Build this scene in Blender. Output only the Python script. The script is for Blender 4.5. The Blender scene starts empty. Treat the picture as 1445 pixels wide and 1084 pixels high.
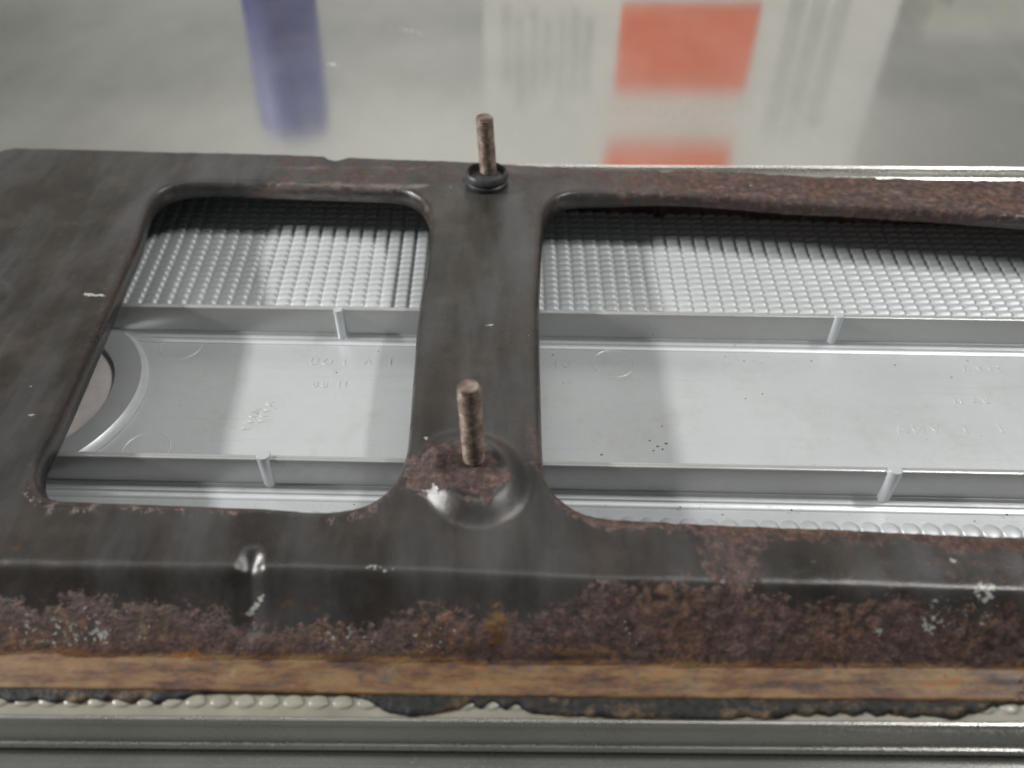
import bpy, bmesh, math, random
import numpy as np
from mathutils import Vector
random.seed(4); RNG = np.random.default_rng(7)
S = bpy.context.scene; COL = S.collection
# ------------------------------------------------------------------ camera
FPX, PITCH, CH = 1160.0, math.radians(43), 0.193
cam = bpy.data.cameras.new('camera'); camo = bpy.data.objects.new('camera', cam); COL.objects.link(camo)
camo.location = (0, 0, CH); camo.rotation_euler = (math.radians(90) - PITCH, 0, 0)
cam.sensor_width = 36; cam.lens = 36 * FPX / 1445; cam.clip_start = .005; cam.clip_end = 50
cam.dof.use_dof = True; cam.dof.focus_distance = .25; cam.dof.aperture_fstop = 9
S.camera = camo
# ------------------------------------------------------------------ light
w = bpy.data.worlds.new('World'); S.world = w; w.use_nodes = True
w.node_tree.nodes['Background'].inputs[0].default_value = (.94, 1.0, 1.0, 1)
w.node_tree.nodes['Background'].inputs[1].default_value = .085
S.view_settings.view_transform = 'Standard'; S.view_settings.look = 'None'
S.view_settings.exposure = 0; S.view_settings.gamma = 1
S.cycles.max_bounces = 8; S.cycles.use_denoising = True; S.cycles.filter_width = 1.7
def lamp(name, loc, target, sx, sy, power, col=(1, .985, .96)):
    l = bpy.data.lights.new(name, 'AREA'); l.shape = 'RECTANGLE'; l.size = sx; l.size_y = sy; l.energy = power; l.color = col
    o = bpy.data.objects.new(name, l); COL.objects.link(o); o.location = loc
    o.rotation_euler = (Vector(target) - Vector(loc)).to_track_quat('-Z', 'Y').to_euler(); return o
lamp('ceiling_lamp', (-1.60, .25, .92), (0, .2, 0), .34, .10, 31)
lamp('ceiling_lamp', (.86, .30, 1.30), (0, .2, 0), .34, .10, 9)
lamp('ceiling_lamp', (.15, .42, 2.0), (.15, .41, 0), 2.6, .10, 8)
lamp('wall_fill_light', (0, 1.2, 1.75), (0, 2.6, 1.45), 2.4, .2, 36)  # unseen light added to brighten the wall that the tabletop mirrors
bl = bpy.data.lights.new('carton_fill_spot', 'SPOT'); bl.energy = 3.8; bl.spot_size = math.radians(95); bl.spot_blend = .5; bl.shadow_soft_size = .05  # unseen spot added to brighten the front of the mirrored carton
blo = bpy.data.objects.new('carton_fill_spot', bl); COL.objects.link(blo); blo.location = (.12, .36, .52)
blo.rotation_euler = (Vector((.12, .72, .12)) - blo.location).to_track_quat('-Z', 'Y').to_euler()

# ------------------------------------------------------------------ helpers
def ray(px, py):
    u = (px - 722.5) / FPX; v = -(py - 542) / FPX
    c, s = math.cos(PITCH), math.sin(PITCH)
    return np.array([u, c + v * s, -s + v * c])
def P(px, py, z):                       # point of the photograph's ray at height z
    d = ray(px, py); t = (z - CH) / d[2]
    return np.array([d[0] * t, d[1] * t, z])
def Q(px, py, Y):                       # point at depth Y seen mirrored in the tabletop
    d = ray(px, py); t = Y / d[1]
    return np.array([d[0] * t, Y, -CH - d[2] * t])
def put(o, parent=None):
    COL.objects.link(o)
    if parent: o.parent = parent
    return o
def mesh(name, verts, faces, mat, parent=None, smooth=True):
    me = bpy.data.meshes.new(name); me.from_pydata([tuple(map(float, v)) for v in verts], [], faces); me.update()
    if smooth: me.polygons.foreach_set('use_smooth', np.ones(len(me.polygons), bool))
    me.materials.append(mat); return put(bpy.data.objects.new(name, me), parent)
def npmesh(name, V, Fq, mat, parent=None, attrs=None):
    me = bpy.data.meshes.new(name); n = len(Fq); k = Fq.shape[1]
    me.vertices.add(len(V)); me.vertices.foreach_set('co', V.astype(np.float32).ravel())
    me.loops.add(n * k); me.loops.foreach_set('vertex_index', Fq.astype(np.int32).ravel())
    me.polygons.add(n); me.polygons.foreach_set('loop_start', np.arange(0, n * k, k, dtype=np.int32))
    me.polygons.foreach_set('use_smooth', np.ones(n, bool)); me.update(calc_edges=True); me.validate()
    for a, d in (attrs or {}).items():
        t = me.attributes.new(a, 'FLOAT', 'POINT'); t.data.foreach_set('value', d.astype(np.float32))
    me.materials.append(mat); return put(bpy.data.objects.new(name, me), parent)
def bm_obj(name, bm, mat, parent=None, smooth=True):
    me = bpy.data.meshes.new(name); bmesh.ops.recalc_face_normals(bm, faces=bm.faces[:]); bm.to_mesh(me); bm.free()
    if smooth: me.polygons.foreach_set('use_smooth', np.ones(len(me.polygons), bool))
    me.materials.append(mat); return put(bpy.data.objects.new(name, me), parent)
def grid_faces(nx, ny):
    i = np.arange(nx - 1)[:, None] * ny + np.arange(ny - 1)[None, :]
    return np.stack([i, i + ny, i + ny + 1, i + 1], -1).reshape(-1, 4)
def sweep(name, prof, xs, mat, parent, slope=0., closed=True):   # profile of (v, z) swept along x; y = v + slope*x
    xs = np.asarray(xs, float); pr = np.asarray(prof, float); n = len(pr)
    V = [(x, v + slope * x, z) for x in xs for v, z in pr]
    Fc = []
    for i in range(len(xs) - 1):
        for j in range(n if closed else n - 1):
            a, b = i * n + j, i * n + (j + 1) % n; Fc.append((a, b, b + n, a + n))
    if closed: Fc += [tuple(range(n)), tuple(reversed(range((len(xs) - 1) * n, len(xs) * n)))]
    bm = bmesh.new(); vs = [bm.verts.new(v) for v in V]
    for f in Fc: bm.faces.new([vs[k] for k in f])
    o = bm_obj(name, bm, mat, parent, True); sharp(o); return o
def sharp(o, ang=40):
    me = o.data; me.update()
    bm = bmesh.new(); bm.from_mesh(me)
    for e in bm.edges: e.smooth = not (len(e.link_faces) == 2 and e.calc_face_angle(0) > math.radians(ang))
    bm.to_mesh(me); bm.free()
def lathe(name, prof, loc, mat, parent, n=32, tilt=(0, 0), jit=0.):
    V = []; Fc = []
    for r, z in prof:
        for k in range(n):
            a = 2 * math.pi * k / n; rr = r + random.uniform(-jit, jit)
            V.append((rr * math.cos(a) + tilt[0] * z, rr * math.sin(a) + tilt[1] * z, z))
    m = len(prof)
    for i in range(m - 1):
        for k in range(n): Fc.append((i * n + k, i * n + (k + 1) % n, (i + 1) * n + (k + 1) % n, (i + 1) * n + k))
    Fc += [tuple(reversed(range(n))), tuple(range((m - 1) * n, m * n))]
    o = mesh(name, V, Fc, mat, parent); o.location = loc; sharp(o, 50); return o
def noise2(x, y, cell, seed=0, oct=3):
    out = np.zeros_like(x); amp = 1.; tot = 0.
    for k in range(oct):
        g = np.random.default_rng(seed * 31 + k).random((256, 256)); c = cell / 2 ** k
        fx = x / c + 1000.3; fy = y / c + 1000.7; ix = np.floor(fx).astype(int); iy = np.floor(fy).astype(int)
        tx = fx - ix; ty = fy - iy; tx = tx * tx * (3 - 2 * tx); ty = ty * ty * (3 - 2 * ty)
        G = lambda a, b: g[a % 256, b % 256]
        out += amp * ((G(ix, iy) * (1 - tx) + G(ix + 1, iy) * tx) * (1 - ty) + (G(ix, iy + 1) * (1 - tx) + G(ix + 1, iy + 1) * tx) * ty)
        tot += amp; amp *= .55
    return out / tot
sm = lambda a, b, x: (lambda t: t * t * (3 - 2 * t))(np.clip((x - a) / (b - a), 0, 1))

# ------------------------------------------------------------------ materials
class M:
    def __init__(s, name):
        s.m = bpy.data.materials.new(name); s.m.use_nodes = True; s.t = s.m.node_tree; s.n = s.t.nodes
        s.b = s.n['Principled BSDF']; s.tc = s.n.new('ShaderNodeTexCoord')
    def set(s, **k):
        for a, v in k.items():
            i = s.b.inputs[a.replace('_', ' ')]
            if isinstance(v, bpy.types.NodeSocket): s.t.links.new(v, i)
            else: i.default_value = (*v, 1) if isinstance(v, tuple) else v
        return s
    def lk(s, a, i):
        if isinstance(a, bpy.types.NodeSocket): s.t.links.new(a, i)
        else: i.default_value = (*a, 1) if isinstance(a, tuple) and len(a) == 3 and i.type == 'RGBA' else a
    def noise(s, scale, detail=4, rough=.6, stretch=(1, 1, 1), rot=0.):
        mp = s.n.new('ShaderNodeMapping'); mp.inputs['Scale'].default_value = stretch; mp.inputs['Rotation'].default_value = (0, 0, rot)
        s.t.links.new(s.tc.outputs['Object'], mp.inputs[0]); t = s.n.new('ShaderNodeTexNoise')
        t.inputs['Scale'].default_value = scale; t.inputs['Detail'].default_value = detail; t.inputs['Roughness'].default_value = rough
        s.t.links.new(mp.outputs[0], t.inputs['Vector']); return t.outputs[0]
    def ramp(s, f, *stops):
        r = s.n.new('ShaderNodeValToRGB'); s.lk(f, r.inputs[0]); e = r.color_ramp.elements
        while len(e) < len(stops): e.new(.5)
        for k, (p, c) in enumerate(stops):
            e[k].position = p; e[k].color = (*c, 1) if isinstance(c, tuple) else (c, c, c, 1)
        return r.outputs[0]
    def math(s, op, a, b=0., clamp=False):
        m = s.n.new('ShaderNodeMath'); m.operation = op; m.use_clamp = clamp; s.lk(a, m.inputs[0]); s.lk(b, m.inputs[1]); return m.outputs[0]
    def mix(s, f, a, b):
        m = s.n.new('ShaderNodeMix'); m.data_type = 'RGBA'; s.lk(f, m.inputs[0]); s.lk(a, m.inputs[6]); s.lk(b, m.inputs[7]); return m.outputs[2]
    def attr(s, n):
        a = s.n.new('ShaderNodeAttribute'); a.attribute_name = n; return a.outputs['Fac']
    def bump(s, h, strength, dist):
        b = s.n.new('ShaderNodeBump'); b.inputs['Strength'].default_value = strength; b.inputs['Distance'].default_value = dist
        s.lk(h, b.inputs['Height']); s.t.links.new(b.outputs[0], s.b.inputs['Normal']); return s

def mat_plate():
    s = M('rusted_black_paint')
    rn = s.noise(420, 6, .7); rl = s.noise(60, 5, .65); fine = s.noise(1900, 3, .7)
    rx = s.math('ADD', s.attr('rust'), s.math('MULTIPLY', s.math('SUBTRACT', s.math('ADD', rn, rl), 1.0), 1.7)); gate = s.ramp(s.attr('rust'), (.04, 0.), (.26, 1.)); rust = s.math('MULTIPLY', s.ramp(rx, (.36, 0.), (.90, 1.)), gate); rcol = s.math('MULTIPLY', s.ramp(rx, (.20, 0.), (.58, 1.)), gate)
    paint = s.ramp(rl, (.3, (.016, .0135, .0115)), (.52, (.031, .0255, .0215)), (.75, (.066, .053, .045)))
    rustc = s.ramp(s.math('ADD', s.math('MULTIPLY', rn, .65), s.math('MULTIPLY', fine, .35)), (.37, (.014, .007, .006)), (.45, (.052, .027, .022)), (.53, (.100, .056, .047)), (.63, (.21, .135, .11)))
    rustc = s.mix(s.ramp(s.noise(38, 4, .6), (.48, 0.), (.66, .75)), rustc, s.ramp(rn, (.36, (.028, .011, .007)), (.48, (.100, .042, .022)), (.62, (.22, .105, .05))))
    rustc = s.mix(s.ramp(s.noise(150, 5, .7), (.54, 0.), (.66, .75)), rustc, (.018, .013, .012))
    st = s.noise(300, 6, .7, (.22, 1, 1)); st2 = s.noise(75, 7, .75, (.5, 1, 1))
    och = s.ramp(s.math('ADD', s.math('MULTIPLY', st, .52), s.math('MULTIPLY', st2, .48)), (.40, (.030, .012, .008)), (.45, (.095, .036, .012)), (.50, (.165, .080, .024)), (.55, (.205, .125, .050)), (.60, (.25, .088, .012)))
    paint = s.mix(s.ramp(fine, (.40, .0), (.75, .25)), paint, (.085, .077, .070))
    paint = s.mix(s.ramp(s.noise(42, 4, .6, (1.5, .3, 1)), (.42, 0.), (.66, .80)), paint, (.080, .080, .082))  # grey stretched bands: soft overhead reflections put into the paint colour
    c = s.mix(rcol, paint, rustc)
    c = s.mix(s.ramp(s.math('ADD', s.attr('ochre'), s.math('MULTIPLY', s.math('SUBTRACT', s.math('ADD', rn, s.noise(110, 5, .7, (.4, 1, 1))), 1.0), 1.3)), (.24, 0.), (.56, 1.)), c, och)
    sc = s.ramp(s.math('ADD', s.attr('scuff'), s.math('MULTIPLY', s.math('SUBTRACT', s.noise(260, 5, .75, (.4, 1, 1)), .5), 1.6)), (.60, 0.), (.95, .75))
    c = s.mix(sc, c, (.27, .21, .185))
    fl = s.ramp(s.math('ADD', s.attr('flake'), s.math('MULTIPLY', s.math('SUBTRACT', s.noise(800, 3, .6), .5), 2.2)), (.80, 0.), (.92, 1.))
    c = s.mix(fl, c, (.40, .42, .38))
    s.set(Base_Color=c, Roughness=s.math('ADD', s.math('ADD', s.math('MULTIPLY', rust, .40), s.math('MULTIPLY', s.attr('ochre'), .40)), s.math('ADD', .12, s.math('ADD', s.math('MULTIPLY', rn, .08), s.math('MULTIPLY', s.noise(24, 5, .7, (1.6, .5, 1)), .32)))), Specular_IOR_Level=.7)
    wav = s.noise(60, 2, .5, (1.6, .25, 1))
    h = s.math('ADD', s.math('MULTIPLY', wav, .9), s.math('MULTIPLY', s.math('MULTIPLY', rn, s.math('ADD', rust, .10)), 1.4)); h = s.math('ADD', h, s.math('MULTIPLY', fine, .12))
    s.bump(h, .55, .0009); return s.m
def mat_silver(name, base, metal, rough, spk=True):
    s = M(name); n1 = s.noise(35, 4); n2 = s.noise(700, 3, .6); n3 = s.noise(420, 3, .5)
    c = s.ramp(n1, (.3, tuple(v * .90 for v in base)), (.7, base))
    if spk:
        c = s.mix(s.ramp(s.noise(70, 7, .72), (.50, 0.), (.74, .45)), c, (.50, .49, .46))
        c = s.mix(s.ramp(n3, (.70, 0.), (.80, .45)), c, (.33, .32, .30))
        c = s.mix(s.ramp(s.noise(500, 3, .6, (.04, 1, 1)), (.60, 0.), (.75, .22)), c, (.50, .51, .52))
    s.set(Base_Color=c, Metallic=metal, Roughness=s.math('ADD', rough - .10, s.math('ADD', s.math('MULTIPLY', n2, .10), s.math('MULTIPLY', n1, .12))))
    if spk: s.bump(s.math('ADD', n2, s.math('MULTIPLY', s.noise(90, 2), 1.5)), .25, .00012)
    return s.m
def mat_simple(name, base, rough=.5, metal=0., var=.25, scale=200, bump=0.):
    s = M(name); n1 = s.noise(scale, 4)
    c = s.ramp(n1, (.3, tuple(v * (1 - var) for v in base)), (.7, tuple(min(1, v * (1 + var)) for v in base)))
    s.set(Base_Color=c, Roughness=rough, Metallic=metal)
    if bump: s.bump(n1, .6, bump)
    return s.m
def mat_table():
    s = M('brushed_steel_top'); br = s.noise(900, 4, .7, (.03, 1, 1), math.radians(38)); lo = s.noise(9, 4); sc = s.noise(420, 2, .5, (.03, 1, 1), math.radians(-24))
    sm_ = s.noise(14, 7, .65, (1, .55, 1), math.radians(12)); spk = s.noise(330, 3, .6)
    c = s.ramp(s.math('ADD', s.math('MULTIPLY', lo, .5), s.math('MULTIPLY', sm_, .5)), (.34, (.54, .54, .515)), (.64, (.60, .60, .57)))
    film = s.ramp(sm_, (.42, .05), (.72, .13)); film = s.math('ADD', film, s.ramp(spk, (.66, 0.), (.74, .25)), True)
    s.set(Base_Color=c, Metallic=s.math('SUBTRACT', .92, film), Roughness=s.math('ADD', .075, s.math('ADD', s.math('MULTIPLY', br, .08), s.math('MULTIPLY', film, .22))))
    s.bump(s.math('ADD', br, s.math('ADD', s.ramp(sc, (.66, 0.), (.74, 1.)), s.math('MULTIPLY', spk, .4))), .06, .00012); return s.m
PLATE = mat_plate()
SILVER = mat_silver('silver_lens_back', (.73, .757, .772), .38, .36)
SILVER_F = mat_silver('silver_flutes', (.66, .685, .70), .35, .47)
SILVER_RIB = mat_silver('silver_rib', (.60, .605, .60), .5, .30)
STEEL = mat_silver('stainless_bezel', (.66, .65, .61), .95, .27, False)
BEIGE = mat_simple('dirty_clear_flange', (.27, .255, .205), .38, 0, .18, 90, .0002)
BEAD = mat_simple('frosted_bead', (.33, .315, .262), .30, 0, .2, 160, .0003)
def mat_sealant():
    s = M('black_sealant'); a = s.noise(150, 6, .75, (.6, 1, 1)); b = s.noise(420, 4, .7)
    c = s.ramp(b, (.35, (.008, .009, .009)), (.65, (.030, .031, .030)))
    c = s.mix(s.ramp(a, (.52, 0.), (.62, .9)), c, s.ramp(b, (.35, (.060, .035, .020)), (.6, (.17, .115, .065))))
    s.set(Base_Color=c, Roughness=.58, Specular_IOR_Level=.35); s.bump(b, .8, .0006); return s.m
BLACK = mat_sealant()
RUBBER = mat_simple('black_rubber', (.06, .062, .066), .42, 0, .3, 300, .0002)
DISC = mat_simple('pinkish_white_plastic', (.56, .525, .51), .6, 0, .12, 160, .0003)
TABLE = mat_table()
def mat_stud():
    s = M('rusted_stud'); n = s.noise(330, 5, .7); n2 = s.noise(110, 3)
    c = s.ramp(n, (.30, (.065, .042, .032)), (.43, (.18, .125, .098)), (.57, (.30, .230, .19)), (.74, (.42, .37, .32)))
    c = s.mix(s.ramp(n2, (.58, 0.), (.68, .65)), c, (.095, .070, .058))
    s.set(Base_Color=c, Roughness=.55, Metallic=.25); s.bump(n, .7, .0004); return s.m
STUD = mat_stud()

# ------------------------------------------------------------------ setting: tabletop and far wall (seen mirrored)
bm = bmesh.new(); bmesh.ops.create_cube(bm, size=1)
for v in bm.verts: v.co = (v.co.x * 2.4, v.co.y * 1.6 + .45, v.co.z * .03 - .015)
bmesh.ops.bevel(bm, geom=bm.edges[:], offset=.003, segments=3, affect='EDGES')
t = bm_obj('tabletop', bm, TABLE, smooth=False); t['kind'] = 'structure'; t['label'] = 'glossy brushed grey steel tabletop'
sw = M('grey_panelled_wall'); wn = sw.noise(3, 3, .5, (.3, .3, 2.))
sw.set(Base_Color=sw.ramp(wn, (.35, (.44, .44, .42)), (.65, (.56, .56, .53))), Roughness=.6)
WALLM = sw.m; BANDM = mat_simple('dark_grey_rail', (.24, .25, .24), .6, 0, .1, 5)
WY = 2.6
bm = bmesh.new(); bmesh.ops.create_cube(bm, size=1)
for v in bm.verts: v.co = (v.co.x * 6, v.co.y * .1 + WY + .05, v.co.z * 3.4 + 1.0)
wl = bm_obj('wall', bm, WALLM, smooth=False); wl['kind'] = 'structure'; wl['label'] = 'pale grey wall beyond the table'
for y0, y1 in ((28, 62), (104, 134)):
    z0, z1 = Q(300, y0, WY)[2], Q(300, y1, WY)[2]
    bm = bmesh.new(); bmesh.ops.create_cube(bm, size=1)
    for v in bm.verts: v.co = (v.co.x * 5.9, WY - .006 + v.co.y * .012, (z0 + z1) / 2 + v.co.z * (z1 - z0))
    bm_obj('wall_rail', bm, BANDM, wl, smooth=False)

# ------------------------------------------------------------------ the lamp
lampo = bpy.data.objects.new('tail_lamp', None); put(lampo)
lampo['label'] = 'rusty black lamp back plate over a silver ribbed lens, lying face down on the table'
lampo['category'] = 'lamp'
ZP = .030
def pl(pts, z):
    a = np.array([P(x, y, z) for x, y in pts]); return a[:, 0], a[:, 1]
def line(pts, z):
    xs, ys = pl(pts, z); c = np.polyfit(xs, ys, 1)
    def f(x):
        b = np.interp(x, xs, ys); lo = ys[0] + c[0] * (x - xs[0]); hi = ys[-1] + c[0] * (x - xs[-1])
        return np.where(x < xs[0], lo, np.where(x > xs[-1], hi, b))
    return f
fold = line([(0, 797), (200, 800), (350, 803), (600, 808), (850, 820), (1100, 826), (1445, 836)], ZP)
wallb = line([(0, 918), (350, 925), (700, 932), (1000, 936), (1445, 939)], .014)
lipe = line([(0, 969), (300, 973), (700, 981), (1000, 984), (1445, 988)], .0126)
def crom(pts, n=8, closed=True):
    p = np.array(pts, float); N = len(p); out = []
    for i in range(N if closed else N - 1):
        a, b, c, d = (p[(i - 1) % N], p[i], p[(i + 1) % N], p[(i + 2) % N])
        if not closed:
            if i == 0: a = b
            if i == N - 2: d = c
        for k in range(n):
            t = k / n; out.append(.5 * ((2 * b) + (c - a) * t + (2 * a - 5 * b + 4 * c - d) * t * t + (3 * b - a - 3 * c + d) * t ** 3))
    if not closed: out.append(p[-1])
    return np.array(out)
ZH = .0275
hole_l = [(196, 345), (205, 312), (216, 290), (236, 274), (265, 267), (300, 265), (380, 268), (470, 271), (540, 273), (572, 277), (592, 288), (603, 305), (606, 325), (602, 380), (591, 440), (583, 540), (577, 620), (570, 656), (553, 690), (528, 712), (496, 723), (450, 727), (380, 722), (250, 717), (130, 713), (85, 710), (66, 700), (57, 680), (60, 655), (78, 618), (100, 570), (125, 512), (150, 455), (172, 402)]
hole_r = [(766, 330), (770, 306), (782, 290), (802, 281), (840, 279), (920, 281), (1000, 285), (1120, 294), (1200, 298), (1320, 306), (1445, 315), (1700, 330), (1820, 345), (1860, 400), (1900, 560), (1890, 730), (1830, 775), (1700, 775), (1445, 762), (1300, 756), (1150, 749), (1000, 743), (900, 738), (850, 734), (815, 724), (790, 706), (773, 684), (766, 655), (763, 560), (761, 440)]
pw = lambda pts, z: np.array([P(x, y, z)[:2] for x, y in pts])
HL = crom(pw(hole_l, ZH), 6); HR = crom(pw(hole_r, ZH), 6)
top_e = [(-6, 216), (4, 211), (22, 208), (140, 211), (287, 215), (440, 219), (459, 220), (466, 224), (474, 226), (482, 224), (492, 221), (560, 224), (670, 229), (760, 233), (860, 238), (918, 239), (929, 240), (935, 243), (942, 243), (950, 240), (1000, 241), (1060, 243), (1110, 246), (1165, 249), (1300, 252), (1445, 254), (1900, 262)]
TE = pw(top_e, ZP)
XL, XR = TE[0, 0] - .001, .34
xb = np.linspace(XL, XR, 40)[::-1]
OUT = np.concatenate([TE, [[XR, TE[-1, 1] - .01]], np.stack([xb, lipe(xb)], 1), [[XL, .12], [XL, TE[0, 1] - .02]]])
def sdf(poly, X, Y):
    d = np.full(X.shape, 1e9); ins = np.zeros(X.shape, bool); n = len(poly)
    for i in range(n):
        ax, ay = poly[i]; bx, by = poly[(i + 1) % n]; ex, ey = bx - ax, by - ay; L = ex * ex + ey * ey
        if L < 1e-14: continue
        t = np.clip(((X - ax) * ex + (Y - ay) * ey) / L, 0, 1)
        d = np.minimum(d, (X - ax - t * ex) ** 2 + (Y - ay - t * ey) ** 2)
        if ay != by: ins ^= ((ay > Y) != (by > Y)) & (X < ex * (Y - ay) / ey + ax)
    return np.where(ins, 1, -1) * np.sqrt(d)
BOSS = P(666, 660, .033)[:2]
GUSS = [(P(346, 800, ZP)[0] + .0008, .78), (P(1036, 815, ZP)[0], .28)]
def base_z(X, Y):
    def prof(y):
        f, b, l = fold(X), wallb(X), lipe(X)
        z = np.where(y > f, ZP, np.where(y > b, .014 + (ZP - .014) * (y - b) / (f - b), .0))
        m = (b * .46 + l * .54); q = .00045
        lip = np.where(y > m + .0004, .0133, .0129) - np.clip((b - y) * .08, 0, .01)
        return np.where(y > b, z, lip)
    Z = np.zeros_like(X); wts = np.array([.5, 1, 1.3, 1, .5])
    for k, wt in zip(np.linspace(-.0016, .0016, 5), wts):
        Z += wt * prof(Y + k)
    Z /= wts.sum(); near = Y < wallb(X) + .0010
    return np.where(near, prof(Y), Z)
def plate_z(X, Y, phi_h, phi_o):
    Z = base_z(X, Y); f = fold(X)
    onflat = sm(-.002, .006, Y - f)
    Z += onflat * (noise2(X, Y, .045, 3, 2) - .5) * .0011
    Z += (noise2(X, Y, .006, 5, 2) - .5) * .00016
    # shallow dish along the divider
    xd = -.0105; Z -= onflat * .0009 * np.exp(-((X - xd) / .009) ** 2) * sm(.135, .16, Y) * (1 - sm(.26, .285, Y))
    # raised stud seat
    r = np.hypot(X - BOSS[0], Y - BOSS[1]); rr = r * (1 + .10 * np.sin(2 * np.arctan2(Y - BOSS[1], X - BOSS[0]) + .6))
    Z += .0038 * (1 - sm(.0092, .0166, rr)) - .0009 * (1 - sm(.0060, .0100, rr))
    # dome at the left edge
    c2 = P(-38, 420, ZP)[:2]; Z += .004 * (1 - sm(.004, .012, np.hypot(X - c2[0], Y - c2[1])))
    # pressed gussets across the fold
    for gx, k in GUSS:
        wv = np.abs(X - gx) / .0042; g = np.clip(1 - wv, 0, 1); g = g * g * (3 - 2 * g)
        s = (f - Y); band = sm(-.0075, -.001, s) * (1 - sm(.007, .0125, s))
        Z -= k * .0027 * g * band
    rh = .0026 - .0013 * sm(.02, .07, X) * (Y > .2); a = np.clip(1 - phi_h / rh, 0, 1); Z -= rh * (1 - np.sqrt(np.clip(1 - a * a, 0, 1)))
    ro = .0010; a = np.clip(1 - phi_o / ro, 0, 1); Z -= ro * (1 - np.sqrt(np.clip(1 - a * a, 0, 1))) * (Y > .2)
    return Z
def phis(X, Y): return np.minimum(-sdf(HL, X, Y), -sdf(HR, X, Y)), sdf(OUT, X, Y)
def build_plate():
    xs = np.concatenate([np.arange(XL - .002, .245, .00068), np.arange(.246, XR + .004, .004)]); ys = np.arange(.0855, .3230, .00068)
    X, Y = np.meshgrid(xs, ys, indexing='ij'); X = X.ravel(); Y = Y.ravel(); nx, ny = len(xs), len(ys)
    ph, po = phis(X, Y); phi = np.minimum(ph, po)
    Fq = grid_faces(nx, ny); Fq = Fq[phi[Fq].mean(1) > 0]
    # boundary vertices slide on to the outline
    E = np.concatenate([Fq[:, [0, 1]], Fq[:, [1, 2]], Fq[:, [2, 3]], Fq[:, [3, 0]]]); key = np.sort(E, 1); k1 = key[:, 0].astype(np.int64) * len(X) + key[:, 1]
    u, inv, cnt = np.unique(k1, return_inverse=True, return_counts=True); BE = E[cnt[inv] == 1]; B = np.unique(BE)
    for _ in range(3):
        h = 1e-5; f0 = np.minimum(*phis(X[B], Y[B])); gx = (np.minimum(*phis(X[B] + h, Y[B])) - f0) / h; gy = (np.minimum(*phis(X[B], Y[B] + h)) - f0) / h
        L = np.maximum(gx * gx + gy * gy, .2); X[B] -= f0 * gx / L; Y[B] -= f0 * gy / L
    ph, po = phis(X, Y); Z = plate_z(X, Y, np.maximum(ph, 0), np.maximum(po, 0))
    # skirts; far outer one deepened out of view to stop light leaking in
    holeb = ph[B] < po[B]; nidx = np.full(len(X), -1); nidx[B] = len(X) + np.arange(len(B))
    drop = np.where(holeb, .0040, np.where(Y[B] > .2, .0215, .0010))
    X2 = np.concatenate([X, X[B]]); Y2 = np.concatenate([Y, Y[B]]); Z2 = np.concatenate([Z, Z[B] - drop])
    SK = np.stack([BE[:, 1], BE[:, 0], nidx[BE[:, 0]], nidx[BE[:, 1]]], 1)
    Fa = np.concatenate([Fq, SK]); used = np.unique(Fa); rem = np.zeros(len(X2), int); rem[used] = np.arange(len(used))
    Fa = rem[Fa]; x, y, z = X2[used], Y2[used], Z2[used]; ph2, po2 = phis(x, y)
    # stains
    f, b, l = fold(x), wallb(x), lipe(x); s = (f - y) / np.maximum(f - b, 1e-4)
    n = noise2(x, y, .010, 11, 4); nb = noise2(x, y, .03, 12, 3)
    R = np.zeros_like(x)
    right = sm(-.02, .06, x)
    R = np.maximum(R, sm(.22 - .56 * right, .98 - .50 * right, s + (nb - .5) * .6 + (n - .5) * .6) * .95 * (s < 1.05))
    R = np.maximum(R, sm(.065, .12, x + (nb - .5) * .06) * (y < .16) * (s > -.9) * (.34 + .4 * (n - .35)))
    near = sm(.2, .12, y) if False else (1 - sm(.13, .17, y))
    R = np.maximum(R, near * (1 - sm(.0016, .0072 , ph2 + (n - .5) * .007)) * (.30 + .58 * sm(-.02, .06, x)))
    R = np.maximum(R, (1 - sm(.0007, .0022, ph2)) * .15)
    R = np.maximum(R, sm(.03, .10, x + (nb - .5) * .05) * sm(.262, .272, y) * .9)
    R = np.maximum(R, sm(.285, .295, y) * .34 * sm(-.12, -.07, x))
    r = np.hypot(x - BOSS[0], y - BOSS[1]); R = np.maximum(R, (1 - sm(.0060, .0140, r + (n - .5) * .014)) * .88)
    R = np.maximum(R, (1 - sm(.003, .012, np.hypot(x - P(614, 655, .033)[0], y - P(614, 655, .033)[1]) + (n - .5) * .014)) * .5)
    R = np.maximum(R, (1 - sm(.001, .014, np.hypot(x - P(1040, 800, ZP)[0], y - P(1040, 800, ZP)[1]) + (n - .5) * .016)) * .52)
    R = np.maximum(R, (1 - sm(.03, .06, np.hypot(x - P(80, 480, ZP)[0], y - P(80, 480, ZP)[1]))) * .03)
    left_edge = (x < -.11) & (y > .14) & (y < .262); R = np.maximum(R, left_edge * (1 - sm(.002, .007, ph2 + (n - .5) * .004)) * .14)
    R = np.clip(R + (n - .5) * .12, 0, 1)
    O = (1 - sm(-.0005, .0011, y - b + (n - .5) * .002)) * (.66 + (nb - .5) * .45)
    O = np.maximum(O, .50 * np.exp(-((x - P(750, 880, .02)[0]) / .030) ** 2) * sm(.62, .95, s))
    O = np.maximum(O, .58 * (1 - sm(.001, .010, np.hypot((x - P(700, 905, .018)[0]) * 2, y - P(700, 905, .018)[1]))))
    SC = np.zeros_like(x)
    SC = np.maximum(SC, sm(-.125, -.10, x) * (1 - sm(-.035, -.02, x)) * np.maximum(np.exp(-((y - .2895 + .02 * (x + .07)) / .0030) ** 2), .75 * np.exp(-((y - .303) / .003) ** 2)) * .88)
    SC = np.maximum(SC, sm(.03, .06, x) * np.exp(-((ph2 - .0035) / .002) ** 2) * (y > .26) * .62)
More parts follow.
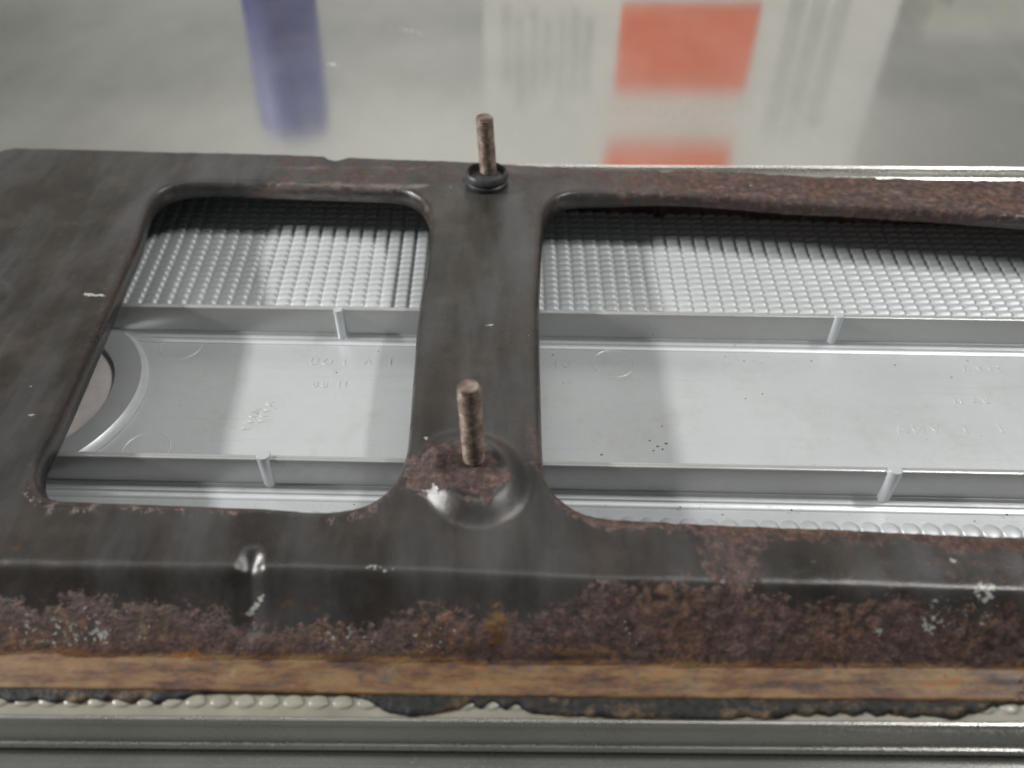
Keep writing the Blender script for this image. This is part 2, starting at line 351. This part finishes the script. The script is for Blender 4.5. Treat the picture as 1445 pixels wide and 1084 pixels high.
    SC = np.maximum(SC, sm(.02, .08, x) * sm(.264, .275, y) * .52)
    SC = np.maximum(SC, near * (1 - sm(.001, .0035, ph2)) * .50)
    SC = np.maximum(SC, (1 - sm(.0, .03, np.hypot(x - P(60, 455, ZP)[0], y - P(60, 455, ZP)[1]))) * .13)
    FL = np.zeros_like(x)
    FL = np.maximum(FL, (s > .45) * (s < .98) * (.33 + .34 * (nb - .5) * 2 + .12 * np.exp(-((s - .75) / .2) ** 2) * (nb > .55)))
    def spot(px, py, z, rx, ry, v=.9, rot=0.):
        c = P(px, py, z); dx, dy = x - c[0], y - c[1]; ca, sa = math.cos(rot), math.sin(rot)
        return v * (1 - sm(.5, 1.15, np.hypot((dx * ca + dy * sa) / rx, (-dx * sa + dy * ca) / ry) + (n - .5) * .6))
    for a in ((132, 416, ZP, .0050, .0011, 1.2, -.12), (364, 866, .019, .0036, .0010, 1.1, .4), (690, 456, ZP, .0022, .0008, 1.0), (745, 474, ZP, .0006, .0006, 1.1),
              (1335, 890, .0175, .012, .004, .60), (1365, 868, .019, .0035, .0025, .85), (1300, 900, .017, .0025, .0015, .85), (1230, 905, .0165, .0022, .0012, .8), (90, 890, .017, .010, .003, .58), (45, 885, .0175, .002, .0014, .85), (145, 897, .017, .0022, .0012, .85), (490, 900, .017, .012, .003, .58), (610, 905, .016, .010, .003, .56), (540, 801, ZP, .005, .0014, .72), (45, 585, ZP, .0012, .0012, .9), (42, 545, ZP, .0006, .0006, 1.1),
              (1345, 790, ZP, .0012, .0012, 1.0), (728, 590, ZP, .0005, .0005, 1.1), (600, 608, .033, .0014, .0006, 1.0), (1060, 262, ZP, .0012, .0009, 1.), (664, 255, ZP, .0012, .0009, 1.), (636, 264, ZP, .0010, .0008, 1.)):
        FL = np.maximum(FL, spot(*a))
    z = z + (R > .45) * (noise2(x, y, .0024, 21, 3) - .5) * .0006 * sm(.45, .8, R) * (.35 + .65 * sm(.012, .02, np.hypot(x - BOSS[0], y - BOSS[1])))
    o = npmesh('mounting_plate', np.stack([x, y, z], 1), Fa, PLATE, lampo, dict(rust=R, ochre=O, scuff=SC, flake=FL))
    md = o.modifiers.new('thickness', 'SOLIDIFY'); md.thickness = .0007; md.offset = -1
    return o
plate = build_plate()

# studs and washer
def stud(px, py, z0, r, h, tilt):
    p = P(px, py, z0); n = 32; V = []; pitch = .00105; zs = np.concatenate([[-.002], np.arange(0, h - .0009, .00018), [h - .0006, h - .0001]])
    for i, z in enumerate(zs):
        for k in range(n):
            a = 2 * math.pi * k / n; t = (z / pitch - k / n) % 1.0
            g = .00060 * (1 - abs(2 * t - 1)) * (.6 + .4 * math.sin(z * 260 + a) ** 2)
            rr = r - g + random.uniform(-.00005, .00005)
            if i == len(zs) - 1: rr = r * .80
            elif i == len(zs) - 2: rr = min(rr, r * .93)
            V.append((rr * math.cos(a) + tilt[0] * z, rr * math.sin(a) + tilt[1] * z, z))
    m = len(zs); Fc = [(i * n + k, i * n + (k + 1) % n, (i + 1) * n + (k + 1) % n, (i + 1) * n + k) for i in range(m - 1) for k in range(n)]
    Fc += [tuple(reversed(range(n))), tuple(range((m - 1) * n, m * n))]
    o = mesh('stud', V, Fc, STUD, plate); o.location = p; sharp(o, 50); return o
s2 = stud(669, 648, .0325, .0030, .0262, (-.02, .0)); s2['label'] = 'nearer rusty stud standing on the raised rusty seat'
s1 = stud(690, 253, .0300, .0034, .0262, (-.05, .0)); s1['label'] = 'farther rusty stud with a black washer'
p = P(687, 260, .0298)
lathe('washer', [(.0036, .0034), (.0062, .0036), (.0069, .0052), (.0077, .0057), (.0083, .0050), (.0085, .0036), (.0079, .0030), (.0079, .0024), (.0084, .0020), (.0084, .0008), (.0078, 0), (.0040, 0), (.0034, .0010), (.0034, .0028)], p, RUBBER, plate, 44)

# ------------------------------------------------------------------ lens seen through the openings
SL = -.026; ZF = .005; XA, XB = XL - .004, XR - .004; PX = .00565
xs2 = [XA, -.15, -.1, -.05, 0, .05, .1, .15, .2, XB]
lens = sweep('lens_panel', [(.1000, ZF - .0025), (.1000, ZF), (.2290, ZF), (.2290, ZF - .0025)], xs2, SILVER, lampo, SL)
# textured field behind the far rib: rows of pillows rising away
def pillows(name, v0, v1, z0, sl, px, pv, hx, hv, x0, x1, mat, parent, nx=9, nv=6, curve=0.):
    cx = int((x1 - x0) / px) + 1; cv = int((v1 - v0) / pv) + 1
    u = (np.arange(cx * nx + 1) / nx)[:, None]; q = (np.arange(cv * nv + 1) / nv)[None, :]
    U = u + 0 * q; V = q + 0 * u; fu = U - np.floor(U); fv = V - np.floor(V)
    pu = (1 - np.abs(2 * fu - 1) ** 5) * (.45 + .55 * fu); pv_ = 2.6 * np.sqrt(fv) * (1 - fv)
    jit = np.random.default_rng(3).random((cx + 2, cv + 2))[np.floor(U).astype(int), np.floor(V).astype(int)] * .12 + .94
    v = v0 + V * pv
    Z = z0 + sl * (v - v0) + curve * np.clip(v - .270, 0, 1) ** 2 + (hx * pu * (.82 + .18 * pv_) + hv * pv_ * (.35 + .65 * pu)) * jit
    Xw = x0 + U * px
    return npmesh(name, np.stack([Xw, v + SL * Xw, Z], -1).reshape(-1, 3), grid_faces(cx * nx + 1, cv * nv + 1), mat, parent)
pillows('fluted_field', .2295, .3160, .0006, .095, PX, .00325, .00105, .00042, XA, XB, SILVER_F, lens, 10, 7, 1.5)
# near row of beads
def bead_row(name, v0, n, z0, rx, rv, h, mat, parent, slope, xa, xb, ph=0.):
    V = []; Fc = []; k = 0; x = xa + ph
    while x < xb:
        for r in range(n):
            c = (x, v0 - r * PX * .98 + slope * x); st = len(V); m = 14
            for i, a in enumerate((0, .3, .55, .78, .93)):
                hh = h * math.sqrt(1 - a * a) if a else h
                if i == 0: V.append((c[0], c[1], z0 + h)); continue
                for j in range(m):
                    t = 2 * math.pi * j / m; V.append((c[0] + rx * a * math.cos(t), c[1] + rv * a * math.sin(t), z0 + hh))
            for j in range(m):
                t = 2 * math.pi * j / m; V.append((c[0] + rx * 1.0 * math.cos(t), c[1] + rv * 1.0 * math.sin(t), z0 - .0002))
            for j in range(m): Fc.append((st, st + 1 + j, st + 1 + (j + 1) % m))
            for i in range(4):
                for j in range(m):
                    a0 = st + 1 + i * m; Fc.append((a0 + j, a0 + m + j, a0 + m + (j + 1) % m, a0 + (j + 1) % m))
        x += PX; k += 1
    o = mesh(name, V, Fc, mat, parent); return o
bead_row('bead_rows', .1440, 4, ZF, PX * .5, PX * .5, .0008, SILVER_F, lens, SL, XA + .01, XB)
# ribs and stepped ledges
def rib(v, t, h):
    e = .00045
    return sweep('rib', [(v - t / 2, ZF - .0008), (v - t / 2, h - e), (v - t / 2 + e * .4, h - e * .3), (v - t / 2 + e, h), (v + t / 2 - e, h), (v + t / 2 - e * .4, h - e * .3), (v + t / 2, h - e), (v + t / 2, ZF - .0008)], xs2, SILVER_RIB, lens, SL)
rib(.2254, .0021, .0175); rib(.1557, .0021, .0175)
def ledge(v, wd):
    z = ZF; sweep('ledge', [(v, z - .001), (v, z + .0022), (v - .0008, z + .0020), (v - .0013, z + .0012), (v - wd * .55, z + .0010), (v - wd * .62, z + .0006), (v - wd * .9, z + .0005), (v - wd, z + .0001), (v - wd, z - .001)], xs2, SILVER, lens, SL)
ledge(.2246, .0048); ledge(.1550, .0050)
def pin(px, py, r, dz=.0006):
    p = P(px, py, .0178); lathe('pin', [(r, 0), (r, .0178 + dz - ZF - .0003), (r * .9, .0178 + dz - ZF)], (p[0], p[1] , ZF - .0002), SILVER, lens, 20)
pin(477, 438, .0016); pin(1184, 446, .0017); pin(372, 644, .0021, .0010); pin(1263, 665, .0020, .0010)
# round socket at the left
C0 = np.array([-.164, .194]); 
def ring_sector(name, prof, mat, parent, vlo, vhi):
    n = 220; V = []; Fc = []; m = len(prof); ok = []
    for k in range(n):
        a = 2 * math.pi * k / n
        for r, z in prof:
            x, y = C0[0] + r * math.cos(a), C0[1] + r * math.sin(a); y = min(max(y, vlo + SL * x), vhi + SL * x); V.append((x, y, z))
    for k in range(n):
        for j in range(m - 1): Fc.append((k * m + j, k * m + j + 1, ((k + 1) % n) * m + j + 1, ((k + 1) % n) * m + j))
    o = mesh(name, V, Fc, mat, parent); sharp(o, 35); return o
ring_sector('socket_ring', [(.0322, ZF - .001), (.0322, ZF + .0022), (.0326, ZF + .0024), (.0405, ZF + .0024), (.0409, ZF + .0026), (.0424, ZF + .0012), (.0428, ZF + .0002)], SILVER, lens, .1566, .2242)
ring_sector('socket_disc', [(.0001, ZF + .0034), (.015, ZF + .0032), (.026, ZF + .0024), (.0300, ZF + .0012), (.0308, ZF - .0005)], DISC, lens, .1566, .2242)
# ejector marks
def mark(px, py, r):
    c = P(px, py, ZF); V = []; Fc = []; n = 40; pr = [(-.00022, 0), (-.0001, .00010), (.0001, .00010), (.00022, 0)]
    for k in range(n):
        a = 2 * math.pi * k / n
        for d, z in pr: V.append((c[0] + (r + d) * math.cos(a), c[1] + (r + d) * math.sin(a), ZF + z))
    for k in range(n):
        for j in range(3): Fc.append((k * 4 + j, k * 4 + j + 1, ((k + 1) % n) * 4 + j + 1, ((k + 1) % n) * 4 + j))
    mesh('ejector_mark', V, Fc, SILVER, lens)
mark(256, 488, .0072); mark(206, 634, .0072); mark(865, 513, .0070)
# moulded lettering (mostly illegible in the photograph)
def letters(txt, px, py, size, rot=0., flip=True):
    c = bpy.data.curves.new('lettering', 'FONT'); c.body = txt; c.size = size; c.extrude = .00008; c.bevel_depth = .00005; c.align_x = 'CENTER'; c.align_y = 'CENTER'; c.space_character = 1.5
    o = bpy.data.objects.new('lettering', c); COL.objects.link(o); dg = bpy.context.evaluated_depsgraph_get()
    me = bpy.data.meshes.new_from_object(o.evaluated_get(dg)); bpy.data.objects.remove(o)
    if flip:
        for v in me.vertices: v.co.x = -v.co.x
        me.flip_normals()
    me.materials.clear(); me.materials.append(SILVER); q = bpy.data.objects.new('lettering', me); put(q, lens)
    p = P(px, py, ZF); q.location = (p[0], p[1], ZF + .00003); q.rotation_euler = (0, 0, rot)
letters('I  A  I OU', 495, 511, .0045); letters('II 88', 465, 543, .0042); letters('AVIV', 375, 582, .0036, math.radians(82)); letters('XIVY', 355, 592, .0036, math.radians(82))
letters('DI', 795, 515, .0048); letters('I I', 800, 539, .0022); letters('SIVA', 1385, 520, .0050); letters('I   I  VNA', 1340, 606, .0055); letters('8A II', 1370, 566, .0040)

# ------------------------------------------------------------------ near flange, sealant, bezel
SN = -.008
VB = .0826; ZB = .0105
vb0 = VB + .0009
sweep('lens_flange', [(vb0, ZB - .003), (vb0, ZB), (.0880, ZB), (.0990, ZB), (.0990, ZB - .003)], xs2, BEIGE, lampo, SN)
bv = P(400, 990, ZB + .0003)
bead_row('flange_beads', bv[1] - SN * bv[0], 1, ZB, .0025, .0018, .0007, BEAD, lampo, SN, XA, XB, ((P(415, 990, ZB)[0] - XA) % PX))
def sealant(name, pts):
    pts = np.array([P(x, y, ZB)[:2] for x, y in pts]); xs = np.arange(pts[0, 0], pts[-1, 0], .0003)
    yb = np.interp(xs, pts[:, 0], pts[:, 1]); yb = np.convolve(np.pad(yb, 2, mode='edge'), [.1, .2, .4, .2, .1], 'valid') + (noise2(xs, xs * 0, .0012, 9, 2) - .5) * .0005
    yt = lipe(xs) + .0014; V = []; ends = np.minimum(1, np.minimum(xs - xs[0], xs[-1] - xs) / .003)
    fr = (0, .05, .15, .35, .6, .85, 1)
    gx, gk = np.meshgrid(xs, np.arange(7.) * .0012, indexing='ij'); nz = (noise2(gx, gk, .0028, 17, 3) - .5) * .0009
    for i, x in enumerate(xs):
        for k, t in enumerate(fr):
            y = yb[i] + (yt[i] - yb[i]) * t * 1.0
            hh = (.0002, .0009, .00125, .0014, .0014, .0014, .0013)[k] * (.25 + .75 * ends[i])
            V.append((x, y, ZB + (-.0002 if k == 0 else hh + nz[i, k])))
    n = len(fr); Fc = [(i * n + j, (i + 1) * n + j, (i + 1) * n + j + 1, i * n + j + 1) for i in range(len(xs) - 1) for j in range(n - 1)]
    o = mesh(name, V, Fc, BLACK, lampo)
sealant('sealant', [(-260, 990), (-200, 996), (-150, 988), (-120, 995), (-80, 988), (-50, 996), (-25, 988), (2, 989), (14, 993), (37, 993), (55, 989), (73, 995), (90, 991), (108, 996), (128, 989), (145, 993), (163, 989), (183, 996), (203, 989), (222, 996), (238, 990), (257, 989), (275, 983), (303, 978)])
sealant('sealant', [(497, 981), (510, 988), (525, 994), (551, 1008), (581, 1013), (611, 1010), (648, 1002), (667, 994), (678, 1003), (690, 996), (698, 992), (706, 997), (713, 1003), (728, 997), (749, 1008), (793, 1012), (868, 1015), (942, 1017), (1017, 1019), (1050, 1013), (1082, 1017), (1105, 1015), (1120, 1008), (1140, 1014), (1153, 1008), (1172, 1013), (1187, 1007), (1205, 1013), (1224, 1006), (1239, 1013), (1254, 1008), (1284, 1015), (1302, 1010), (1347, 1018), (1373, 1008), (1390, 1006), (1402, 999), (1430, 996), (1450, 997)])
# bezel: near rail, far channel, ends
dome = lambda cv, cz, rv, rz, a0, a1, n: [(cv + rv * math.cos(math.radians(a0 + (a1 - a0) * k / n)), cz + rz * math.sin(math.radians(a0 + (a1 - a0) * k / n))) for k in range(n + 1)]
sweep('bezel_rail', [(VB + .0012, .006), (VB + .0012, .0110)] + dome(VB + .0007, .0112, .0008, .0011, 20, 190, 10) + [(VB + .0003, .0098), (VB - .0003, .0042)] + dome(VB - .0012, .0028, .0009, .0009, 60, 200, 9) + [(VB - .0012, .0008), (VB + .0012, .0008)], xs2, STEEL, lampo, SN)
SF = -.0125; VF = .3400
sweep('bezel_rail', [(VF, .001), (VF, .0112), (VF - .0003, .0119), (VF - .0009, .0122), (VF - .0015, .0119), (VF - .0019, .0104), (VF - .0086, .0100), (VF - .0090, .0114), (VF - .0094, .0117), (VF - .0101, .0118), (VF - .0107, .0114), (VF - .0110, .0080), (VF - .0110, .001)], xs2, STEEL, lampo, SF)
for x in (XA - .001, XB + .001):
    y0, y1 = VB + SN * x - .0006, VF + SF * x
    bm = bmesh.new(); bmesh.ops.create_cube(bm, size=1)
    for v in bm.verts: v.co = (x + v.co.x * .0016, (y0 + y1) / 2 + v.co.y * (y1 - y0), .0062 + v.co.z * .0112)
    bm_obj('bezel_end', bm, STEEL, lampo, smooth=False)

# ------------------------------------------------------------------ things beyond the frame, seen mirrored in the tabletop
def solid(name, x0, x1, y0, y1, z0, z1, mat, parent=None, bev=.001):
    bm = bmesh.new(); bmesh.ops.create_cube(bm, size=1)
    for v in bm.verts: v.co = ((x0 + x1) / 2 + v.co.x * (x1 - x0), (y0 + y1) / 2 + v.co.y * (y1 - y0), (z0 + z1) / 2 + v.co.z * (z1 - z0))
    if bev: bmesh.ops.bevel(bm, geom=bm.edges[:], offset=bev, segments=2, affect='EDGES')
    return bm_obj(name, bm, mat, parent, smooth=False)
WHITE = mat_simple('white_card', (.80, .785, .74), .7, 0, .03, 30); RED = mat_simple('orange_red_ink', (.92, .155, .035), .6, 0, .06, 60)
GREYP = mat_simple('grey_print', (.62, .62, .595), .7, 0, .1, 60)
CY = .70
xl, xr = Q(684, 120, CY)[0], Q(1240, 110, CY)[0]; zt = Q(900, 300, CY)[2]
box = solid('carton', xl, xr, CY, CY + .12, .0005, zt, WHITE); box['label'] = 'white printed carton with orange red squares standing beyond the lamp'; box['category'] = 'carton'
def print_on(name, px0, px1, y0, y1, mat, ym=70):
    x0, x1 = Q(px0, ym, CY)[0], Q(px1, ym, CY)[0]; z0, z1 = max(.002, Q(px0, y0, CY)[2]), Q(px0, y1, CY)[2]
    solid(name, x0, x1, CY - .0006, CY + .0004, z0, z1, mat, box, 0)
print_on('red_square', 872, 1062, 6, 130, RED); print_on('red_square', 866, 1060, 203, 290, RED)
for i in range(7):
    a = 708 + i * 19; print_on('print_strip', a, a + 11, 12 + (i * 37) % 23, 118 + (i * 29) % 40, GREYP)
for i in range(3): print_on('print_strip', 1100 + i * 30, 1120 + i * 30, -40, 190, GREYP)
# blue can
BLUE = mat_simple('blue_paint', (.028, .030, .25), .5, 0, .1, 40); LAB = mat_simple('grey_blue_label', (.10, .11, .33), .55, 0, .1, 60)
KY = .66; kc = Q(401, 100, KY); kr = (Q(458, 100, KY)[0] - Q(357, 100, KY)[0]) / 2; kz = Q(408, 198, KY)[2]; kb = Q(408, 52, KY)[2]
can = bpy.data.objects.new('spray_can', None); put(can); can.location = (kc[0], KY + kr, .0015); can.rotation_euler = (0, -.05, 0); can['label'] = 'blue spray can standing beyond the left of the lamp'; can['category'] = 'can'
lathe('can_body', [(kr * .93, 0), (kr, .002), (kr, kz - .005), (kr * .97, kz - .001), (kr * .9, kz)], (0, 0, 0), BLUE, can, 40)
lathe('can_label', [(kr * 1.004, kb), (kr * 1.012, kb + .0005), (kr * 1.012, kz - .008), (kr * 1.004, kz - .0075)], (0, 0, 0), LAB, can, 40)
# pale rounded tub at the right
WT = mat_simple('cream_plastic', (.74, .73, .66), .5, 0, .05, 30); PUR = mat_simple('purple_mark', (.10, .02, .10), .5, 0, .1, 60)
TY = .74; tx0, tx1 = Q(1278, 40, TY)[0], Q(1640, 40, TY)[0]; tz = Q(1350, 72, TY)[2]
tub = solid('plastic_tub', tx0, tx1, TY, TY + .15, .0005, tz, WT, None, .034); tub['label'] = 'cream rounded plastic tub standing beyond the right of the lamp'; tub['category'] = 'tub'
mx = Q(1330, 2, TY)[0]; solid('purple_mark', mx - .008, mx + .008, TY - .0006, TY + .0004, .030, .0395, PUR, tub, 0)

# ------------------------------------------------------------------ crumbs and dried specks
def specks(name, items, mat, parent=None, label=None):
    V = []; Fc = []
    for c, (a, b, h) in items:
        st = len(V); m = 7; V.append((c[0], c[1], c[2] + h))
        for k in range(m):
            t = 2 * math.pi * k / m; q = random.uniform(.6, 1.15); V.append((c[0] + a * q * math.cos(t), c[1] + b * q * math.sin(t), c[2] - .00003))
        for k in range(m): Fc.append((st, st + 1 + k, st + 1 + (k + 1) % m))
    o = mesh(name, V, Fc, mat, parent); o['kind'] = 'stuff'
    if label: o['label'] = label
    return o
CRUMB = mat_simple('rust_crumb', (.075, .045, .035), .8, 0, .6, 900); DRY = mat_simple('dried_speck', (.30, .27, .24), .7, 0, .3, 900); CHIP = mat_simple('pale_chip', (.72, .72, .70), .5, 0, .1, 900)
it = []
for k in range(150):
    x = random.uniform(-.13, .20); v = random.choice([random.uniform(.158, .218), random.gauss(.160, .002), random.gauss(.217, .002), random.uniform(.1465, .1500)])
    z = ZF if v > .157 or v < .1495 else ZF + .0011
    if math.hypot(x - C0[0], v + SL * x - C0[1]) < .045: continue
    a = random.choice([.00012, .00016, .00022, .0004]) ; it.append(((x, v + SL * x, z), (a, a * .8, a * .6)))
for px, py in ((928, 630), (935, 634), (922, 636), (940, 626), (849, 642), (917, 622)): it.append((P(px, py, ZF), (.0006, .0004, .0002)))
specks('rust_crumbs', it, CRUMB, lens)
it = []
for k in range(170):
    p = P(random.gauss(950, 48), random.gauss(156, 8), 0); a = random.uniform(.0004, .0010); it.append(((p[0], p[1], 0), (a, a * 1.3, .0001)))
specks('dried_specks', it, DRY, None, 'patch of dried specks on the steel table behind the far stud')
it = [((*P(x, y, 0)[:2], 0), (a, a * .7, a * .7)) for x, y, a in ((470, 91, .0012), (464, 90, .0008), (477, 92, .0006), (566, 41, .0007), (573, 43, .0009), (581, 44, .0008), (590, 46, .0007), (596, 49, .0006))]
specks('pale_chips', it, CHIP, None, 'few pale chips lying on the steel table near the blue reflection')
